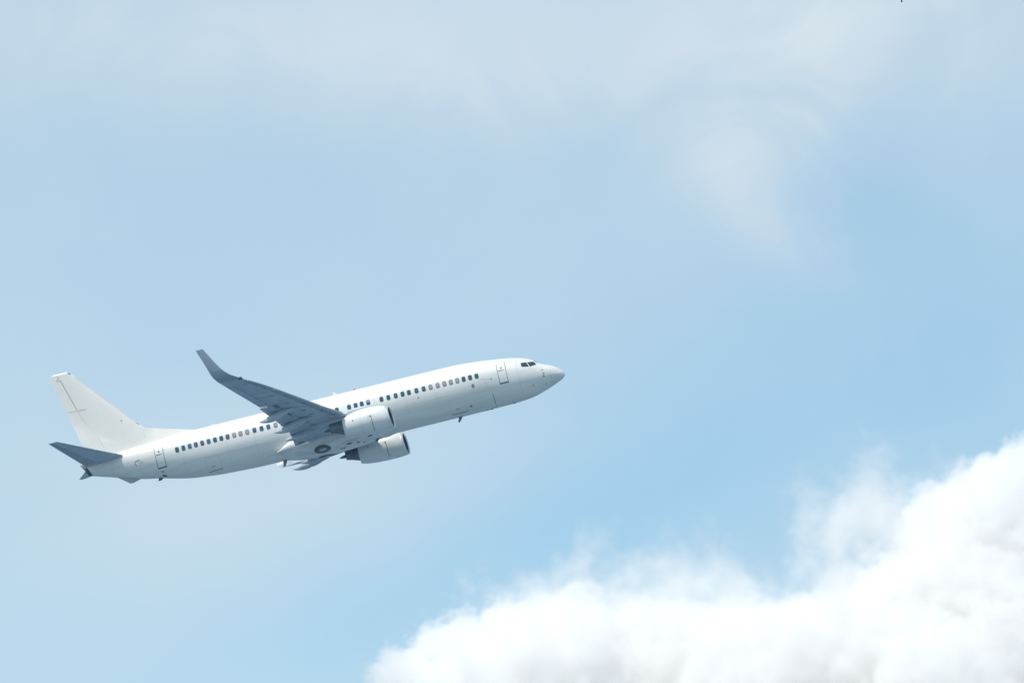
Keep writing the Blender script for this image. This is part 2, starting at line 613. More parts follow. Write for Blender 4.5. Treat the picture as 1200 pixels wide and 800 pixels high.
# APU exhaust closing the tail cone
mb = MB()
ring0 = [fus(p.x, 2 * math.pi * j / NA) for j, p in enumerate(last)]
ring_a = [fus(p.x + .32, 2 * math.pi * j / NA) for j, p in enumerate(last)]
cen = sum(ring_a, Vector((0, 0, 0))) / NA
ring1 = [cen + (p - cen) * .84 for p in ring_a]
ring2 = [p + Vector((-.3, 0, 0)) for p in ring1]
mb.loft([ring0, ring_a, ring1, ring2], 0, cap0=False, cap1=True)
mb.done('exhaust_outlet', [M['dark']], fuselage)

# blade antennas, tail skid, beacon


def blade(name, x, z, length, height, sweep, m, thick=.05, y=0.0, tip=.45):
    """vertical fin-shaped blade; height < 0 hangs down"""
    sec = lambda x0, L, zz, th: [Vector((x0 + L * (1 - math.cos(q)) / 2, y + th * math.sin(q) * (0.6 + .4 * math.cos(q)), zz)) for q in [2 * math.pi * i / 14 for i in range(14)]]
    mb_ = MB()
    mb_.loft([sec(x, length, z - math.copysign(.08, height), thick), sec(x, length, z, thick), sec(x + sweep, length * tip, z + height, thick * .5)], 0)
    return mb_.done(name, m, fuselage)


blade('antenna', 8.35, -1.95, .34, -.40, .32, M['seam'])
blade('antenna', 22.25, -1.92, .36, -.52, .30, M['seam'])
blade('antenna', 5.9, -1.95, .30, -.06, .10, M['seam'])
blade('antenna', 17.35, 2.05, .42, .28, .26, M['white'])
blade('antenna', 27.05, 2.05, .40, .12, .2, M['white'])
blade('antenna', 31.95, -1.02, .36, -.13, .16, M['dark'], tip=.8)
blade('antenna', 14.9, -2.05, .40, -.24, .30, M['seam'])
mb = MB()
prof_ = [(33.55, -.60), (34.30, -.80), (34.55, -.78), (35.45, -.06), (34.5, -.1)]
mb.loft([[Vector((x, y, z)) for x, z in prof_] for y in (-.10, .10)], 0)
mb.done('tail_skid', M['skid'], fuselage, smooth=False)
mb = MB()
sec = [[Vector((16.09 + .10 * r * math.cos(2 * math.pi * i / 14), .10 * r * math.sin(2 * math.pi * i / 14), 2.05 + h)) for i in range(14)] for r, h in ((1, -.02), (1, .06), (.75, .12), (.3, .15))]
mb.loft(sec, 0)
mb.done('beacon_light', M['red'], fuselage)
blade('antenna', 6.3, -1.95, .18, -.05, .06, M['dark'])
blade('antenna', 4.1, -1.92, .34, -.05, .10, M['dark'])

# ------------------------------------------------------------------ wing-to-body fairing
fz_top = pchip([(11.6, -1.35), (13, -1.1), (15, -.7), (19, -.45), (21.0, -.55), (22.0, -.95), (22.8, -1.5)])
fz_bot = pchip([(11.6, -1.72), (12.8, -1.84), (14, -1.96), (16.7, -2.16), (18.7, -2.22), (20.8, -2.14), (22.2, -1.86), (22.8, -1.66)])
fw = pchip([(11.6, .6), (13, .85), (14.5, 1.2), (15.6, 1.6), (17, 2.0), (19, 2.1), (20.8, 2.08), (22.0, 1.92), (22.8, 1.58)])
rings = []
for i in range(48):
    x = 11.6 + (22.8 - 11.6) * i / 47
    zt, zb, w = fz_top(x), fz_bot(x), fw(x)
    zc, h = (zt + zb) / 2, (zt - zb) / 2
    r = []
    for j in range(64):
        a = 2 * math.pi * j / 64
        c, s_ = math.cos(a), math.sin(a)
        r.append(Vector((x, w * math.copysign(abs(c) ** .72, c), zc + h * math.copysign(abs(s_) ** .8, s_))))
    rings.append(r)
mb = MB()
mb.loft(rings, 0)
fairing = mb.done('belly_fairing', [M['belly']], plane, sharp=50)


def fairing_at(x, y):
    """height of the lower fairing surface and its slope in y"""
    def zz(yy):
        zt, zb, w = fz_top(x), fz_bot(x), fw(x)
        zc, h = (zt + zb) / 2, (zt - zb) / 2
        c = min(1, (abs(yy) / w)) ** (1 / .72)
        return zc - h * max(0.0, (1 - c * c)) ** .4
    return zz(y), (zz(y + .1) - zz(y - .1)) / .2


# main wheels lying exposed in the belly
for s in (1, -1):
    wx, wy = 19.35, 1.22
    wz, sl_ = fairing_at(wx, wy)
    e1 = Vector((1, 0, -.02)).normalized()
    e2 = Vector((0, 1, sl_ * .8)).normalized()
    nrm = Vector((0, e2.z, -e2.y))
    c0 = Vector((wx, wy, wz)) + nrm * .0

    def ring(r, h):
        out = []
        for j in range(40):
            a = 2 * math.pi * j / 40
            p = c0 + e1 * (r * math.cos(a)) + e2 * (r * math.sin(a)) + nrm * h
            out.append(Vector((p.x, p.y * s, p.z)))
        return out
    mb = MB()
    mb.loft([ring(.66, -.1), ring(.66, .012), ring(.62, .035), ring(.48, .045), ring(.34, .03), ring(.33, .0)], 0, cap0=False)
    tyre = mb.done('main_wheel', [M['tyre']], plane)
    mb = MB()
    mb.loft([ring(.32, .005), ring(.29, .03), ring(.17, .02), ring(.15, .05), ring(.05, .06)], 0)
    mb.done('wheel_hub', [M['hub']], tyre)

# small scoops, drains and access panels under the fairing
for (x, y, L, w_) in ((17.3, 1.05, .45, .18), (16.6, .75, .22, .16), (16.2, .35, .16, .12), (15.6, 1.2, .40, .10), (17.9, .3, .5, .12)):
    z, sl_ = fairing_at(x, y)
    mb = MB()
    v = []
    for dz, k in ((.02, 1.0), (-.03, .8)):
        v += [Vector((x - L / 2 * k, y - w_ / 2 * k, z - sl_ * w_ / 2 + dz)), Vector((x + L / 2 * k, y - w_ / 2 * k, z - sl_ * w_ / 2 + dz)),
              Vector((x + L / 2 * k, y + w_ / 2 * k, z + sl_ * w_ / 2 + dz)), Vector((x - L / 2 * k, y + w_ / 2 * k, z + sl_ * w_ / 2 + dz))]
    mb.add(v, [(0, 1, 2, 3), (4, 5, 6, 7), (0, 1, 5, 4), (1, 2, 6, 5), (2, 3, 7, 6), (3, 0, 4, 7)])
    mb.done('drain_vent', M['dark'], fairing, smooth=False)

# ------------------------------------------------------------------ wings


def foil(n=24, t=.11, camber=.015):
    """closed aerofoil, chord 0..1 aft, list of (x, z): trailing edge over the top to the nose and back below"""
    pts = []
    for i in range(n + 1):
        x = (1 + math.cos(math.pi * i / n)) / 2
        y = 5 * t * (.2969 * math.sqrt(x) - .126 * x - .3516 * x * x + .2843 * x ** 3 - .1036 * x ** 4)
        pts.append((x, y + camber * 4 * x * (1 - x)))
    for i in range(1, n):
        x = (1 - math.cos(math.pi * i / n)) / 2
        y = 5 * t * (.2969 * math.sqrt(x) - .126 * x - .3516 * x * x + .2843 * x ** 3 - .1036 * x ** 4)
        pts.append((x, -y * .85 + camber * 4 * x * (1 - x)))
    return pts


def WZ(y):
    return -1.42 + .102 * y + .0038 * y * y


LE = pchip([(0, 13.2), (1.9, 14.45), (3.6, 15.55), (4.8, 16.45), (5.2, 16.7), (11.6, 19.95), (14.2, 21.36), (16.4, 22.80)])
TEN = pchip([(0, 20.75), (1.9, 20.85), (5.2, 20.95), (5.9, 21.1), (10.5, 22.45), (16.4, 24.48)])


def wing_section(y, s, te=None, z=None, t=None, le=None):
    le = LE(y) if le is None else le
    te = TEN(y) if te is None else te
    z = WZ(y) if z is None else z
    t = t if t is not None else (.125 - .035 * min(1, y / 12))
    c = te - le
    tw = rad(1.5 - 2.5 * y / 17)
    out = []
    for fx, fz in foil(24, t, .012):
        px, pz = fx * c, fz * c
        out.append(Vector((le + px, s * y, z + pz - (px - .4 * c) * tw)))
    return out


def low_z(y, x):
    """height of the wing's lower surface"""
    le, te = LE(y), TEN(y)
    c = te - le
    f_ = max(.001, min(.999, (x - le) / c))
    t = .125 - .035 * min(1, y / 12)
    th = 5 * t * (.2969 * math.sqrt(f_) - .126 * f_ - .3516 * f_ ** 2 + .2843 * f_ ** 3 - .1036 * f_ ** 4)
    tw = rad(1.5 - 2.5 * y / 17)
    return WZ(y) + (-th * .85 + .012 * 4 * f_ * (1 - f_)) * c - (f_ * c - .4 * c) * tw


FLAP_TE_Y = [(5.9, 21.3, -.97), (10.42, 22.54, .01)]


def make_wing(s):
    mb = MB()
    ys = [0.6, 1.9, 2.6, 3.4, 4.2, 5.0, 5.6, 5.9, 6.6, 7.5, 8.4, 9.3, 10.2, 10.48, 10.52, 11.2, 12, 13, 14, 15, 15.8, 16.4]
    rings_ = []
    for y in ys:
        cut = 0.0
        if 1.9 <= y <= 10.5:
            cut = .62 if y < 5.7 else .62 - .12 * (y - 5.7) / 4.8
        rings_.append(wing_section(y, s, TEN(y) - cut))
    mb.loft(rings_, 0)
    # seams on the lower skin

    def strip(pts, w, m, off=.012):
        v, f = [], []
        dense = []
        for (p, q) in zip(pts[:-1], pts[1:]):
            k = max(1, int(math.hypot(q[0] - p[0], q[1] - p[1]) / .4))
            dense += [(p[0] + (q[0] - p[0]) * i / k, p[1] + (q[1] - p[1]) * i / k) for i in range(k)]
        dense.append(pts[-1])
        for i, (x, y) in enumerate(dense):
            a, b2 = dense[max(0, i - 1)], dense[min(len(dense) - 1, i + 1)]
            d = Vector((b2[0] - a[0], b2[1] - a[1]))
            d.normalize()
            for sg in (-1, 1):
                xx, yy = x - d.y * w / 2 * sg, y + d.x * w / 2 * sg
                v.append(Vector((xx, s * yy, low_z(yy, xx) - off)))
            if i:
                f.append((2 * i - 2, 2 * i, 2 * i + 1, 2 * i - 1))
        mb.add(v, f, m)
    front = lambda k: [(LE(y) + k * (TEN(y) - LE(y)), y) for y in (5.6, 7, 8.5, 10, 11.5, 13, 14.5, 15.9)]
    strip(front(.105), .03, 3)
    strip(front(.62), .03, 2)
    for y in (7.4, 9.6, 11.8, 14.0):
        strip([(LE(y) + .02 * (TEN(y) - LE(y)), y), (LE(y) + .12 * (TEN(y) - LE(y)), y)], .10, 1)
    strip([(LE(y) + .74 * (TEN(y) - LE(y)), y) for y in (11.0, 12.5, 14, 15.3)], .035, 1)
    for y in (11.0, 15.3):
        strip([(LE(y) + .74 * (TEN(y) - LE(y)), y), (LE(y) + .985 * (TEN(y) - LE(y)), y)], .035, 1)
    for y in (7.2, 8.2, 9.2, 10.2, 11.2, 12.2, 13.2, 14.2, 15.2):
        xx = LE(y) + .36 * (TEN(y) - LE(y))
        strip([(xx - .17, y), (xx + .17, y)], .2, 2)
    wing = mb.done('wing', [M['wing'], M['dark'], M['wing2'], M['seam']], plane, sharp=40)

    # leading-edge slats, eased forward and down
    for y0, y1 in ((5.75, 8.25), (8.33, 10.85), (10.93, 13.45), (13.53, 15.95)):
        mb2 = MB()
        rr = []
        for i in range(7):
            y = y0 + (y1 - y0) * i / 6
            le, c = LE(y), TEN(y) - LE(y)
            z = WZ(y)
            tw = rad(1.5 - 2.5 * y / 17)
            t = .125 - .035 * min(1, y / 12)
            r = []
            up, lo = [], []
            for k in range(9):
                fx = .13 * (1 - k / 8) ** 1.6
                th = 5 * t * (.2969 * math.sqrt(fx) - .126 * fx - .3516 * fx * fx)
                up.append((fx, th + .02))
            for k in range(1, 7):
                fx = .065 * (k / 6) ** 1.6
                th = 5 * t * (.2969 * math.sqrt(fx) - .126 * fx - .3516 * fx * fx)
                lo.append((fx, -th * .85 - .004))
            inner_ = [(.07, -.0), (.045, .012)]
            for fx, fz in up + lo + inner_:
                px, pz = fx * c - .16, fz * c - .10
                r.append(Vector((le + px, s * y, z + pz + .4 * c * tw)))
            rr.append(r)
        mb2.loft(rr, 0)
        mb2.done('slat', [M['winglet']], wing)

    # flaps, run out a little and drooped
    def flap(name, stations, depth_scale=1.0):
        mb3 = MB()
        rr = []
        for (y, xle, zle, xte, zte) in stations:
            c = math.hypot(xte - xle, zte - zle)
            ex = Vector((xte - xle, 0, zte - zle)).normalized()
            ez = Vector((-ex.z, 0, ex.x))
            rr.append([Vector((xle, s * y, zle)) + ex * (fx * c) + ez * (fz * c) for fx, fz in foil(14, .15 * depth_scale, .02)])
        mb3.loft(rr, 0)
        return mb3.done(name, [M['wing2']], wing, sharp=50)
    st = []
    for i in range(7):
        k = i / 6
        y = 5.95 + (10.42 - 5.95) * k
        xte, zte = 21.3 + (22.54 - 21.3) * k, -.97 + (.01 + .97) * k
        ch = 1.55 - .45 * k
        xle = xte - ch
        st.append((y, xle, low_z(y, min(xle, TEN(y) - .5)) + .02, xte, zte))
    flap('flap', st)
    st = []
    for i in range(5):
        k = i / 4
        y = 2.2 + (5.88 - 2.2) * k
        xte, zte = 21.25 - .07 * k, -1.58 + (.56) * k
        st.append((y, xte - 1.75, low_z(y, xte - 1.75) + .03, xte, zte))
    flap('flap', st)
    # dark gaps with tracks seen between flap and wing
    for (xa_, ya_, xb_, yb_, w) in ((20.55, 7.6, 20.75, 8.35, .12), (21.2, 9.9, 21.3, 10.35, .14), (20.3, 5.9, 20.4, 6.3, .12)):
        mb4 = MB()
        za_, zb_ = low_z(ya_, xa_) - .05, low_z(yb_, xb_) - .05
        v = [Vector((xa_ - w, s * ya_, za_)), Vector((xb_ - w, s * yb_, zb_)), Vector((xb_ + w, s * yb_, zb_)), Vector((xa_ + w, s * ya_, za_))]
        v += [p + Vector((0, 0, .12)) for p in v]
        mb4.add(v, [(0, 1, 2, 3), (4, 5, 6, 7), (0, 1, 5, 4), (1, 2, 6, 5), (2, 3, 7, 6), (3, 0, 4, 7)])
        mb4.done('flap_track', [M['seam']], wing, smooth=False)
    for (x, y, L, w) in ((20.62, 2.55, .62, .20), (20.5, 3.5, .70, .22)):
        mb4 = MB()
        z = -1.46 + .16 * (y - 2.2)
        v = [Vector((x - L / 2, s * (y - w / 2), z + .02)), Vector((x + L / 2, s * (y - w / 2), z - .12)), Vector((x + L / 2, s * (y + w / 2), z - .09)), Vector((x - L / 2, s * (y + w / 2), z + .05))]
        v += [p + Vector((0, 0, -.05)) for p in v]
        mb4.add(v, [(0, 1, 2, 3), (4, 5, 6, 7), (0, 1, 5, 4), (1, 2, 6, 5), (2, 3, 7, 6), (3, 0, 4, 7)])
        mb4.done('flap_track', [M['seam']], wing, smooth=False)

    # flap track fairings (canoes)
    for (y, xf, tipx, tipz, dep, wid) in ((9.25, 19.9, 22.98, -.72, .62, .42), (6.75, 18.95, 22.25, -1.22, .68, .46), (4.5, 18.3, 21.85, -1.47, .64, .46)):
        rr = []
        n = 20
        x1 = TEN(y) - 1.05
        z1 = low_z(y, x1) + .06
        for i in range(n + 1):
            k = i / n
            x = xf + (tipx - xf) * k
            if x < x1:
                zt = low_z(y, x) + .06
            else:
                q = (x - x1) / (tipx - x1)
                zt = z1 + (tipz - z1) * (q ** 1.1)
            h = dep * (math.sin(math.pi / 2 * min(1, k / .52)) ** .9 if k < .52 else (1 - ((k - .52) / .48) ** 1.9))
            h = max(.015, h)
            w = max(.012, wid / 2 * (math.sin(math.pi / 2 * min(1, k / .5)) ** .7 if k < .5 else (1 - ((k - .5) / .5) ** 2.2)))
            r = []
            for j in range(16):
                a = 2 * math.pi * j / 16
                r.append(Vector((x, s * (y + w * math.cos(a)), zt - h / 2 + h / 2 * math.copysign(abs(math.sin(a)) ** .8, math.sin(a)))))
            rr.append(r)
        m3 = MB()
        m3.loft(rr, 0)
        m3.done('flap_track_fairing', [M['wing']], wing, sharp=60)

    # blended winglet
    path = [(16.4, None), (16.75, None), (17.05, None), (17.28, None), (17.45, None), (17.6, None), (17.72, None), (17.9, None)]
    LEp = [(16.4, 1.42, 22.80, 24.48), (16.72, 1.49, 23.02, 24.58), (17.0, 1.60, 23.28, 24.68), (17.2, 1.74, 23.52, 24.78), (17.34, 1.94, 23.75, 24.88),
           (17.45, 2.25, 24.02, 24.98), (17.6, 2.8, 24.37, 25.15), (17.75, 3.4, 24.70, 25.36), (17.86, 3.88, 24.97, 25.52), (17.88, 3.95, 25.02, 25.545)]
    rr = []
    for i, (y, z, le, te) in enumerate(LEp):
        a_, b_ = LEp[max(0, i - 1)], LEp[min(len(LEp) - 1, i + 1)]
        d = Vector((0, b_[0] - a_[0], b_[1] - a_[1])).normalized()
        up = Vector((0, -d.z, d.y))
        c = te - le
        sec_ = []
        t = .09 if i < len(LEp) - 1 else .05
        zoff = WZ(16.4) - 1.42
        for fx, fz in foil(24, t, .012 if i < 3 else 0):
            p = Vector((le + fx * c, y, z + zoff)) + up * (fz * c)
            sec_.append(Vector((p.x, s * p.y, p.z)))
        rr.append(sec_)
    m4 = MB()
    m4.loft(rr, 0)
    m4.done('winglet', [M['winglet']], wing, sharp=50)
    # navigation-light notch and joint strip at the winglet root
    m5 = MB()
    v = [Vector((22.72, s * 16.3, WZ(16.3) - .05)), Vector((22.95, s * 16.3, WZ(16.3) - .07)), Vector((23.05, s * 16.5, WZ(16.5) - .07)), Vector((22.80, s * 16.5, WZ(16.5) - .05))]
    v += [p + Vector((0, 0, .12)) for p in v]
    m5.add(v, [(0, 1, 2, 3), (4, 5, 6, 7), (0, 1, 5, 4), (1, 2, 6, 5), (2, 3, 7, 6), (3, 0, 4, 7)])
    m5.done('wing_light', [M['dark']], wing, smooth=False)
    return wing


wings = {s: make_wing(s) for s in (1, -1)}

# ------------------------------------------------------------------ engines


def make_engine(s):
    EY = 4.83
    EZ = -.08 if s > 0 else -.17
    EX = 0.0 if s > 0 else .14
    NB = 56

    def ring(x, r, zc, flat=0.0, slant=0.0, yr=1.0, sy=0.0):
        out = []
        for j in range(NB):
            a = 2 * math.pi * j / NB
            c, sn = math.cos(a), math.sin(a)
            rz = r * (1 - flat * max(0, -sn) ** 2)
            out.append(Vector((x + slant * sn + sy * s * c + (0.0 if s > 0 else .14), s * (EY + r * yr * c), zc + rz * sn + EZ)))
        return out
    mb = MB()
    prof = [(13.52, .915, -1.70), (13.75, .975, -1.68), (14.1, 1.035, -1.65), (14.5, 1.065, -1.62), (14.9, 1.07, -1.61), (15.3, 1.06, -1.61), (15.7, 1.03, -1.62),
            (16.1, .985, -1.63), (16.5, .915, -1.65), (16.8, .84, -1.66), (17.06, .755, -1.67)]
    outer = [ring(x, r, z, .05, .05 if i == 0 else 0.0, sy=(.10, .04)[i] if i < 2 else 0.0) for i, (x, r, z) in enumerate(prof)]
    inner_r = [ring(17.05, .735, -1.67, .05), ring(16.5, .80, -1.66, .05)]
    mb.loft(outer + inner_r, 0, cap0=False, cap1=True)

    def ring_strip(x, r, zc, a0, a1, w, m):
        v, f = [], []
        k = 24
        for i in range(k + 1):
            a = a0 + (a1 - a0) * i / k
            for xx in (x - w / 2, x + w / 2):
                v.append(Vector((xx + EX, s * (EY + (r + .008) * math.cos(a)), EZ + zc + (r + .008) * (1 - .05 * max(0, -math.sin(a)) ** 2) * math.sin(a))))
            if i:
                f.append((2 * i - 2, 2 * i - 1, 2 * i + 1, 2 * i))
        mb.add(v, f, m)
    for lo, hi in ((rad(-62), rad(4)), (rad(176), rad(242))):
        ring_strip(14.78, 1.069, -1.612, lo, hi, .035, 1)
    ring_strip(15.62, 1.036, -1.618, rad(-75), rad(60), .014, 2)
    ring_strip(13.62, .945, -1.69, rad(-90), rad(90), .012, 2)
    for (x, zz, rr_, m) in ((16.22, -1.46, .055, 1), (14.83, -1.46, .065, 1), (15.0, -1.42, .03, 2), (15.05, -1.58, .03, 2), (14.9, -1.9, .03, 2)):
        for sd in (1, -1):
            rN = 1.07 if x < 15.4 else .968
            zcN = -1.61 if x < 15.4 else -1.635
            aa = math.asin((zz - zcN) / rN)
            cpt = Vector((x + EX, s * EY + sd * (rN + .012) * math.cos(aa), zz + EZ))
            tz = Vector((0, -sd * math.sin(aa), math.cos(aa)))
            v = [cpt + Vector((1, 0, 0)) * rr_ * math.cos(q) + tz * rr_ * math.sin(q) for q in [2 * math.pi * i / 12 for i in range(12)]]
            mb.add(v, [tuple(range(12))], m)
    nac = mb.done('engine', [M['nacelle'], M['dark'], M['faint']], plane, sharp=45)
    # polished lip
    lip = [(13.52, .917, -1.70), (13.42, .90, -1.705), (13.35, .87, -1.71), (13.32, .845, -1.712), (13.34, .82, -1.712), (13.42, .80, -1.71)]
    m2 = MB()
    m2.loft([ring(x, r, z, .05, .05, sy=.10) for x, r, z in lip], 0, cap0=False, cap1=False)
    m2.done('intake_lip', [M['alu']], nac, sharp=60)
    m3 = MB()
    m3.loft([ring(x, r, z, .05 * (1 - k / 3), .05 * (1 - k / 3), sy=.10 * (1 - k / 3)) for k, (x, r, z) in enumerate([(13.42, .80, -1.71), (13.8, .78, -1.70), (14.2, .775, -1.68), (14.45, .775, -1.67)])], 0, cap0=False, cap1=False)
    m3.done('intake_duct', [M['duct']], nac)
    # fan: blades and spinner
    m4 = MB()
    m4.loft([ring(14.46, .77, -1.67), ring(14.5, .77, -1.67)], 1)
    for q in range(24):
        a = 2 * math.pi * q / 24
        pts = []
        for rr_, dx, da in ((.2, .16, -.02), (.45, .13, .06), (.76, .06, .16)):
            for sg in (-1, 1):
                aa = a + da + sg * .055 * .5 / max(rr_, .3)
                pts.append(Vector((14.38 + EX + sg * dx * .5, s * (EY + rr_ * math.cos(aa)), EZ - 1.67 + rr_ * math.sin(aa))))
        m4.add(pts, [(0, 2, 3, 1), (2, 4, 5, 3)], 0)
    m4.loft([ring(x, r, -1.67) for x, r in ((14.42, .24), (14.25, .19), (14.1, .12), (14.0, .05), (13.97, .01))], 0)
    m4.done('fan', [M['hot'], M['dark']], nac)
    # core nozzle and plug
    m5 = MB()
    m5.loft([ring(16.5, .62, -1.64), ring(17.1, .56, -1.58), ring(17.6, .47, -1.50), ring(18.12, .39, -1.45), ring(18.10, .37, -1.45), ring(17.8, .36, -1.45)], 0, cap0=False)
    m5.done('exhaust_nozzle', [M['hot']], nac)
    m6 = MB()
    m6.loft([ring(17.75, .18, -1.52), ring(18.2, .13, -1.55), ring(18.45, .09, -1.57), ring(18.62, .03, -1.58)], 0)
    m6.done('exhaust_plug', [M['hot']], nac)
    # pylon
    m7 = MB()
    rr = []
    for (x, zt, zb, hw) in ((14.2, -.56, -.75, .05), (14.8, -.46, -.85, .17), (15.6, -.40, -.95, .22), (16.4, -.44, -1.1, .24), (17.0, -.62, -1.32, .25), (17.8, -.75, -1.36, .25),
                            (18.6, -.8, -1.32, .22), (19.4, -.85, -1.20, .15), (20.0, -.9, -1.10, .05)):
        r = []
        for j in range(20):
            a = 2 * math.pi * j / 20
            c, sn = math.cos(a), math.sin(a)
            r.append(Vector((x, s * (EY + hw * math.copysign(abs(c) ** .6, c)), (zt + zb) / 2 + (zt - zb) / 2 * math.copysign(abs(sn) ** .8, sn))))
        rr.append(r)
    m7.loft(rr, 0)
    m7.done('pylon', [M['wing']], nac, sharp=50)
    # vortex strake on the inner side
    m8 = MB()
    sd = -1
    v = []
    for (x, rr_, h) in ((14.2, 1.03, 0), (14.5, 1.05, .22), (15.2, 1.05, .26), (15.3, 1.04, 0)):
        aa = rad(38)
        for th in (-.012, .012):
            v.append(Vector((x + EX, s * (EY + sd * (rr_ + h) * math.cos(aa)), EZ - 1.62 + (rr_ + h) * math.sin(aa) + th)))
    m8.add(v, [(0, 2, 4, 6), (1, 3, 5, 7), (0, 2, 3, 1), (2, 4, 5, 3), (4, 6, 7, 5), (6, 0, 1, 7)])
    m8.done('strake', [M['nacelle']], nac, smooth=False)


for s in (1, -1):
    make_engine(s)

# ------------------------------------------------------------------ fin and rudder


def fin_le(z):
    if z >= 3.17:
        return 32.52 + (37.33 - 32.52) * (z - 3.17) / (8.88 - 3.17)
    return 32.52 - (3.17 - z) * (32.52 - 28.5) / (3.17 - 2.02)


def fin_te(z):
    return 37.42 + (39.0 - 37.42) * (z - 2.6) / (8.97 - 2.6)


fin_hinge = pchip([(1.0, 35.3), (2.38, 35.89), (3.05, 36.10), (4.64, 36.90), (5.85, 37.37), (8.40, 38.13), (8.9, 38.28)])


def fin_half(z, x):
    main_le = 32.52 + (37.33 - 32.52) * (z - 3.17) / (8.88 - 3.17)
    c = fin_te(z) - main_le
    f_ = max(0.0, min(1.0, (x - main_le) / c))
    t = .095
    h = 5 * t * c * (.2969 * math.sqrt(f_) - .126 * f_ - .3516 * f_ ** 2 + .2843 * f_ ** 3 - .1036 * f_ ** 4)
    if z < 3.6:                     # dorsal fillet tapering forward
        g = max(0.0, min(1.0, (x - fin_le(z)) / 4.5))
        h = max(h, .02 + .30 * g * (1 - .55 * f_))
    return max(h, .012)


def fin_line(mbx, pts, w, m, off=.012):
    v, f = [], []
    dense = []
    for (p, q) in zip(pts[:-1], pts[1:]):
        k = max(1, int(math.hypot(q[0] - p[0], q[1] - p[1]) / .4))
        dense += [(p[0] + (q[0] - p[0]) * i / k, p[1] + (q[1] - p[1]) * i / k) for i in range(k)]
    dense.append(pts[-1])
    for sgn in (1, -1):
        v, f = [], []
        for i, (x, z) in enumerate(dense):
            a_, b_ = dense[max(0, i - 1)], dense[min(len(dense) - 1, i + 1)]
            d = Vector((b_[0] - a_[0], b_[1] - a_[1])).normalized()
            for sg in (-1, 1):
                xx, zz = x - d.y * w / 2 * sg, z + d.x * w / 2 * sg
                v.append(Vector((xx, sgn * (fin_half(zz, xx) + off), zz)))
            if i:
                f.append((2 * i - 2, 2 * i, 2 * i + 1, 2 * i - 1))
        mbx.add(v, f, m)


def fin_extra(mbx):
    fin_line(mbx, [(38.11, 8.40), (37.36, 5.85)], .036, 1)
    fin_line(mbx, [(37.36, 5.85), (36.92, 4.64)], .026, 2)
    fin_line(mbx, [(36.12, 3.05), (35.89, 2.40)], .026, 2)
    fin_line(mbx, [(37.31, 5.75), (36.66, 5.70)], .045, 2)
    fin_line(mbx, [(32.62, 3.1), (32.62, 2.35)], .02, 2)
    fin_line(mbx, [(34.12, 4.16), (34.2, 4.10)], .09, 1)
    fin_line(mbx, [(fin_le(8.7) + .07, 8.72), (fin_le(8.86) + .10, 8.84)], .09, 1)
    fin_line(mbx, [(fin_le(z) + .06, z) for z in (3.5, 4.5, 5.5, 6.5, 7.5, 8.4)], .028, 2)
    fin_line(mbx, [(fin_le(3.58) + .03, 3.56), (fin_le(3.75) + .05, 3.72)], .07, 1)


mbf = MB()


def fin_rings(zs, x0f, x1f, nx, blunt=False):
    rr = []
    for z in zs:
        a_, b_ = x0f(z), x1f(z)
        pts = [a_ + (b_ - a_) * (1 - math.cos(math.pi * k / nx)) / 2 for k in range(nx + 1)]
        half = [0.012 if k == 0 and not blunt else fin_half(z, x) for k, x in enumerate(pts)]
        rr.append([Vector((x, h, z)) for x, h in zip(pts, half)] + [Vector((x, -h, z)) for x, h in reversed(list(zip(pts, half)))])
    return rr


zs_fin = [1.75, 2.0, 2.2, 2.4, 2.6, 2.8, 3.0, 3.17, 3.4, 3.7, 4.1, 4.6, 5.2, 5.8, 6.4, 7.0, 7.6, 8.2, 8.6, 8.80]
mbf.loft(fin_rings(zs_fin, fin_le, lambda z: fin_hinge(z) - .002, 26), 0)
# bright tip cap
cap = []
for z, k in ((8.80, 1.0), (8.87, .92), (8.93, .7), (8.96, .25)):
    a_, b_ = fin_le(8.8) + .02 + (z - 8.8) * 1.6, 38.93
    pts = [a_ + (b_ - a_) * i / 16 for i in range(17)]
    half = [max(.012, fin_half(8.8, x) * k) for x in pts]
    cap.append([Vector((x, h, z)) for x, h in zip(pts, half)] + [Vector((x, -h, z)) for x, h in reversed(list(zip(pts, half)))])
mbf.loft(cap, 0, cap0=False)
fin_extra(mbf)
fin = mbf.done('tail_fin', [M['fin'], M['seam'], M['faint']], plane, sharp=50)
mbr = MB()
mbr.loft(fin_rings([1.72, 2.0, 2.35, 2.8, 3.4, 4.2, 5.0, 5.8, 6.6, 7.4, 8.2, 8.6, 8.797], lambda z: fin_hinge(z) + .002, fin_te, 12, True), 0)
fin_line(mbr, [(37.42, 5.76), (38.06, 5.80)], .028, 1)
fin_line(mbr, [(38.14, 8.40), (38.44, 8.40), (38.22, 8.66), (38.28, 8.76)], .03, 2, .014)
mbr.done('rudder', [M['fin'], M['faint'], M['seam']], fin, sharp=50)

# ------------------------------------------------------------------ tailplanes


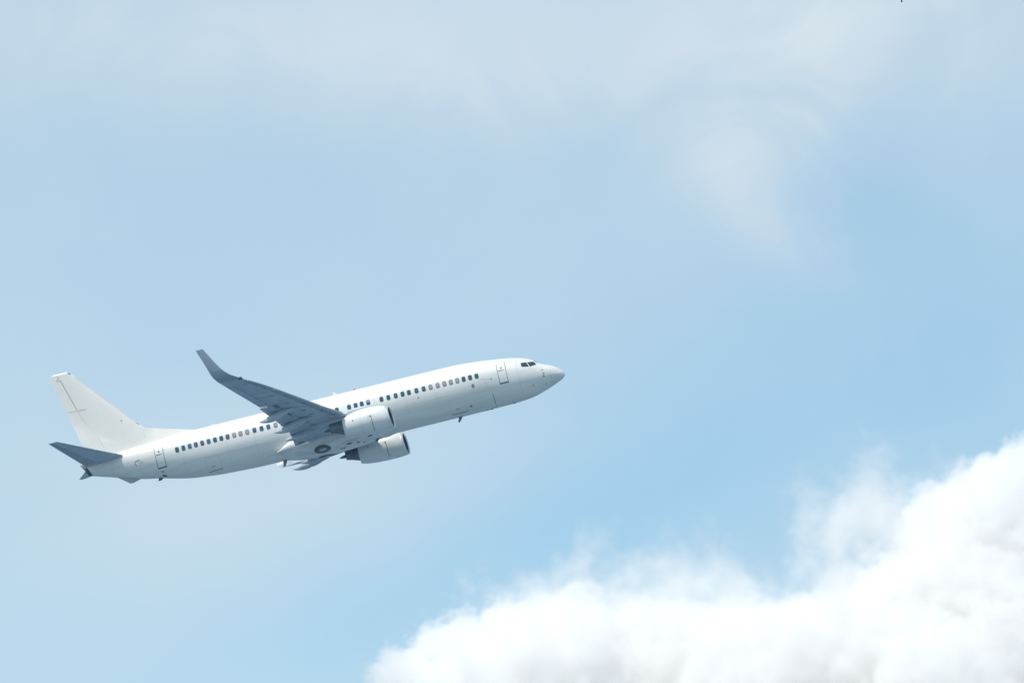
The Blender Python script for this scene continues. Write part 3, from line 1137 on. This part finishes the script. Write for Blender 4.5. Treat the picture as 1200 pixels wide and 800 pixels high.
def make_stab(s):
    def le(y): return 34.43 + (38.50 - 34.43) * (y - .75) / (7.1 - .75)
    def te(y): return 37.62 + (39.2 - 37.62) * (y - .55) / (7.08 - .55)
    def zz(y): return 1.24 + .1265 * y - .05
    def sec(y, xa_=0.0, xb_=1.0, grow=0.0):
        c = te(y) - le(y)
        return [Vector((le(y) + fx * c, s * y, zz(y) + fz * c)) for fx, fz in foil(20, .10, -.006)]
    mb = MB()
    ys = [.2, .75, 1.6, 2.6, 3.6, 4.6, 5.6, 6.5, 7.0, 7.12, 7.17]
    rings_ = [sec(y) for y in ys]
    tipc = rings_[-1]
    m_ = sum((v.z for v in tipc)) / len(tipc)
    rings_[-1] = [Vector((v.x, v.y, m_ + (v.z - m_) * .35)) for v in tipc]
    mb.loft(rings_, 0)

    def low(y, f_):
        c = te(y) - le(y)
        th = 5 * .10 * (.2969 * math.sqrt(f_) - .126 * f_ - .3516 * f_ ** 2 + .2843 * f_ ** 3 - .1036 * f_ ** 4)
        return Vector((le(y) + f_ * c, s * y, zz(y) + (-th * .85 - .006 * 4 * f_ * (1 - f_)) * c - .012))

    def line(pts, w, m):
        v, f = [], []
        for i, (y, fr) in enumerate(pts):
            p = low(y, fr)
            a_, b_ = low(*pts[max(0, i - 1)]), low(*pts[min(len(pts) - 1, i + 1)])
            d = (b_ - a_).normalized()
            sd = d.cross(Vector((0, 0, 1))).normalized() * w / 2
            v += [p - sd, p + sd]
            if i:
                f.append((2 * i - 2, 2 * i, 2 * i + 1, 2 * i - 1))
        mb.add(v, f, m)
    line([(y, .10) for y in (1.0, 2.5, 4, 5.5, 6.9)], .02, 2)
    line([(1.2, .66), (1.2, .97)], .05, 1)
    line([(y, .672) for y in (1.2, 2.4, 3.6, 4.8, 6.0, 6.95)], .03, 1)
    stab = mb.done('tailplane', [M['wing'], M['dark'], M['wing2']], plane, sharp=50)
    # elevator: rear third, its own skin a hair proud
    mb2 = MB()
    rr = []
    for y in (1.22, 2.4, 3.6, 4.8, 6.0, 6.95):
        c = te(y) - le(y)
        r = []
        for fx, fz in foil(20, .10, -.006):
            if fx >= .68:
                r.append(Vector((le(y) + fx * c, s * y, zz(y) + fz * c + math.copysign(.006, fz))))
        rr.append(r)
    mb2.loft(rr, 0)
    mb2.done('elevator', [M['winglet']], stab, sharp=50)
    # root seal and balance horn rib
    mb3 = MB()
    v = [Vector((34.35, s * .98, 1.22)), Vector((34.62, s * 1.06, 1.16)), Vector((34.75, s * .98, 1.02)), Vector((34.45, s * .92, 1.08))]
    v += [p + Vector((0, -s * .12, .04)) for p in v]
    mb3.add(v, [(0, 1, 2, 3), (4, 5, 6, 7), (0, 1, 5, 4), (1, 2, 6, 5), (2, 3, 7, 6), (3, 0, 4, 7)])
    mb3.done('root_seal', [M['dark']], stab, smooth=False)


for s in (1, -1):
    make_stab(s)

# ------------------------------------------------------------------ a bird high up, half cut by the picture's top edge
def make_bird():
    D = 240.0
    d = sky_dir(1056.8, -7.4)
    loc = CAM_LOC + d * D
    px = D / F_PX
    v, f = [], []
    rings_ = []
    for k in range(9):
        q = k / 8
        x = -.15 + .30 * q
        r = .045 * math.sin(math.pi * min(1, q * .96 + .03)) ** .8 * (1 if q < .7 else 1 - .3 * (q - .7) / .3)
        rings_.append([Vector((x, r * math.cos(2 * math.pi * j / 10), r * math.sin(2 * math.pi * j / 10))) for j in range(10)])
    mb_ = MB()
    mb_.loft(rings_, 0)
    for s_ in (1, -1):
        wr = []
        for (y, xf, xb, z) in ((.02, .06, -.06, .01), (.12, .07, -.04, .06), (.24, .03, -.05, .07), (.34, -.05, -.08, .05)):
            wr.append([Vector((xf, s_ * y, z)), Vector(((xf + xb) / 2, s_ * y, z + .008)), Vector((xb, s_ * y, z)), Vector(((xf + xb) / 2, s_ * y, z - .005))])
        mb_.loft(wr, 0)
    mb_.add([(-.12, .012, 0), (-.12, -.012, 0), (-.25, -.022, -.01), (-.25, .022, -.01), (-.12, 0, .012), (-.25, 0, .0)], [(0, 1, 2, 3), (0, 4, 5, 3), (1, 4, 5, 2)])
    ob = mb_.done('bird', M['bird'])
    ob.location = loc
    ob.rotation_euler = (0, rad(-82), rad(75))
    ob['label'] = 'tiny dark bird flying high up, cut by the top edge of the sky'
    ob['category'] = 'bird'
    return ob


make_bird()

# ------------------------------------------------------------------ the cumulus cloud, a real volume some kilometres off
CLOUD_D = 5000.0
CPX = CLOUD_D / F_PX                 # metres at the cloud for one photograph pixel
CENTER = CAM_LOC + sky_dir(860, 800) * CLOUD_D


def cl(px, py, depth=0.0):
    """cloud point in metres round CENTER: across, away, up"""
    return Vector(((px - 860) * CPX, depth, (800 - py) * CPX + depth * 0.2))


pts, tier = [], []
rng = random.Random(11)


def puff(px, py, t_, n=1, jx=0, jy=0, dmin=-40, dmax=90):
    for _ in range(n):
        # the sunlit face leans back: lower puffs stand nearer to the viewer
        y_ = py + rng.uniform(-jy, jy)
        pts.append(cl(px + rng.uniform(-jx, jx), y_, 60 - (y_ - 640) * CPX * 1.15 + rng.uniform(dmin, dmax)))
        tier.append(t_)


# tier 0: radius 62 m (132 px), tier 1: 30 m (64 px), tier 2: 14 m (30 px), tier 3: thin fringe, radius 22 m
for (x, y) in ((590, 880), (680, 850), (780, 845), (880, 850), (980, 835), (1080, 780), (1150, 745), (1210, 720), (1280, 690), (1100, 850), (1200, 800), (1300, 760), (1400, 700), (560, 960), (700, 960), (850, 960), (1000, 950), (1150, 930), (1300, 880), (1420, 800)):
    puff(x, y, 0, 2, 18, 12, 50, 80)
for (x, y) in ((512, 860), (546, 833), (575, 806), (612, 782), (660, 766), (715, 764), (770, 762), (840, 770), (920, 775), (1000, 762), (1065, 745), (1115, 695), (1130, 660), (1155, 628), (1190, 603), (1220, 580), (1255, 560), (1300, 530)):
    puff(x, y + (14 if 550 < x < 1080 else 0), 1, 3, 14, 10, -10, 40)
for (x, y) in ((466, 790), (482, 783), (500, 770), (520, 765), (545, 746), (562, 738), (590, 716), (612, 722), (640, 708), (670, 700), (700, 715), (745, 712), (790, 712), (830, 720), (870, 745), (930, 745), (1085, 640), (1100, 612), (1120, 600), (1140, 592), (1155, 570), (1170, 566), (1165, 564), (1185, 556), (1200, 546), (1212, 538), (1228, 528), (1112, 592), (990, 738)):
    puff(x, y + (16 if 550 < x < 1080 else 0), 2, 3, 10, 8, -25, 20)
for (x, y) in ((1005, 575), (1035, 562), (1065, 570), (1085, 585), (1020, 600), (1045, 600), (990, 610), (985, 655), (970, 690), (1020, 640), (955, 715), (1000, 680), (1050, 620), (760, 680), (800, 672), (840, 680), (860, 690), (690, 682), (700, 670), (650, 690), (875, 700), (720, 690), (590, 705)):
    puff(x, y + 22, 3, 2, 10, 8, -30, 30)

# tier 4: half-solid torn lobes of the fringe, radius 11 m
for (x, y) in ((1000, 588), (1015, 573), (1035, 563), (1052, 564), (1068, 577), (1040, 588), (985, 603), (958, 690), (975, 662), (1000, 652), (945, 704), (1022, 632), (1085, 600),
               (690, 682), (672, 674), (735, 692), (770, 676), (800, 668), (825, 676), (760, 694), (848, 690), (600, 694), (640, 690), (880, 690)):
    puff(x, y + 14, 4, 1, 6, 5, -20, 10)

me = bpy.data.meshes.new('cumulus_cloud')
me.from_pydata([tuple(p) for p in pts], [], [])
at = me.attributes.new('tier', 'INT', 'POINT')
at.data.foreach_set('value', tier)
cloud = bpy.data.objects.new('cumulus_cloud', me)
COL.objects.link(cloud)
cloud.location = CENTER
cloud['label'] = 'bright white billowing cumulus cloud filling the lower right of the sky'
cloud['category'] = 'cloud'
cloud['kind'] = 'stuff'

cm = bpy.data.materials.new('cloud_vapour')
cm.use_nodes = True
ct = NT(cm.node_tree)
cm.node_tree.nodes.clear()
mo = ct.n('ShaderNodeOutputMaterial')
pv = ct.n('ShaderNodeVolumePrincipled')
pv.inputs['Color'].default_value = (0.980, 0.976, 0.975, 1)
pv.inputs['Anisotropy'].default_value = 0.0
pv.inputs['Density'].default_value = 0.09
pv.inputs['Density Attribute'].default_value = 'density'
ct.l(pv.outputs[0], mo.inputs['Volume'])
me.materials.append(cm)

ng_ = bpy.data.node_groups.new('cloud_field', 'GeometryNodeTree')
ng_.interface.new_socket('Geometry', in_out='INPUT', socket_type='NodeSocketGeometry')
ng_.interface.new_socket('Geometry', in_out='OUTPUT', socket_type='NodeSocketGeometry')
G = NT(ng_)
gi, go = G.n('NodeGroupInput'), G.n('NodeGroupOutput')
na = G.n('GeometryNodeInputNamedAttribute', data_type='INT')
na.inputs['Name'].default_value = 'tier'
pos = G.n('GeometryNodeInputPosition')
# warp the position so that the puffs are not round
nw = G.n('ShaderNodeTexNoise')
nw.noise_dimensions = '3D'
nw.inputs['Scale'].default_value = 0.03
nw.inputs['Detail'].default_value = 3
G.l(pos.outputs[0], nw.inputs['Vector'])
vm = G.n('ShaderNodeVectorMath', operation='MULTIPLY_ADD')
G.l(nw.outputs['Color'], vm.inputs[0])
vm.inputs[1].default_value = (22, 22, 22)
vm2 = G.n('ShaderNodeVectorMath', operation='ADD')
G.l(pos.outputs[0], vm2.inputs[0])
vm2.inputs[1].default_value = (-11, -11, -11)
G.l(vm2.outputs[0], vm.inputs[2])
d = None
ds = []
for k, R_ in ((0, 62.0), (1, 30.0), (2, 14.0), (3, 26.0), (4, 11.0)):
    cmp_ = G.n('FunctionNodeCompare', data_type='INT', operation='EQUAL')
    G.l(na.outputs['Attribute'], cmp_.inputs[2])
    cmp_.inputs[3].default_value = k
    sg = G.n('GeometryNodeSeparateGeometry', domain='POINT')
    G.l(gi.outputs[0], sg.inputs[0])
    G.l(cmp_.outputs[0], sg.inputs[1])
    pxn = G.n('GeometryNodeProximity', target_element='POINTS')
    G.l(sg.outputs[0], pxn.inputs[0])
    G.l(vm.outputs[0], pxn.inputs['Sample Position'])
    ds.append(G.math('SUBTRACT', pxn.outputs['Distance'], R_))
core = G.math('SMOOTH_MIN', G.math('SMOOTH_MIN', ds[0], ds[1], 12.0), ds[2], 3.5)
n1 = G.n('ShaderNodeTexNoise')
n1.inputs['Scale'].default_value = 0.078
n1.inputs['Detail'].default_value = 6
n1.inputs['Roughness'].default_value = 0.68
G.l(pos.outputs[0], n1.inputs['Vector'])
nn = G.math('SUBTRACT', n1.outputs[0], 0.5)
dd = G.math('ADD', core, G.math('MULTIPLY', nn, 44.0))
den_core = G.remap(dd, 0.8, -3.6, 0.0, 1.0)
n2 = G.n('ShaderNodeTexNoise')
n2.inputs['Scale'].default_value = 0.045
n2.inputs['Detail'].default_value = 7
n2.inputs['Roughness'].default_value = 0.6
G.l(pos.outputs[0], n2.inputs['Vector'])
nn2 = G.math('SUBTRACT', n2.outputs[0], 0.5)
df = G.math('ADD', ds[3], G.math('MULTIPLY', nn2, 150.0))
den_fr = G.remap(df, 2.0, -42.0, 0.0, 0.44)
den_lobe = G.remap(G.math('ADD', ds[4], G.math('MULTIPLY', nn, 34.0)), 1.0, -8.0, 0.0, 0.55)
den = G.math('MAXIMUM', G.math('MAXIMUM', den_core, den_fr), den_lobe)
vc = G.n('GeometryNodeVolumeCube')
G.l(den, vc.inputs['Density'])
LO, HI = Vector((-235, -150, -62)), Vector((190, 195, 182))
VOX = 1.22
vc.inputs['Min'].default_value = LO
vc.inputs['Max'].default_value = HI
for i, nm in enumerate(('Resolution X', 'Resolution Y', 'Resolution Z')):
    vc.inputs[nm].default_value = int((HI[i] - LO[i]) / VOX)
sm = G.n('GeometryNodeSetMaterial')
sm.inputs['Material'].default_value = cm
G.l(vc.outputs[0], sm.inputs[0])
G.l(sm.outputs[0], go.inputs[0])
md = cloud.modifiers.new('field', 'NODES')
md.node_group = ng_
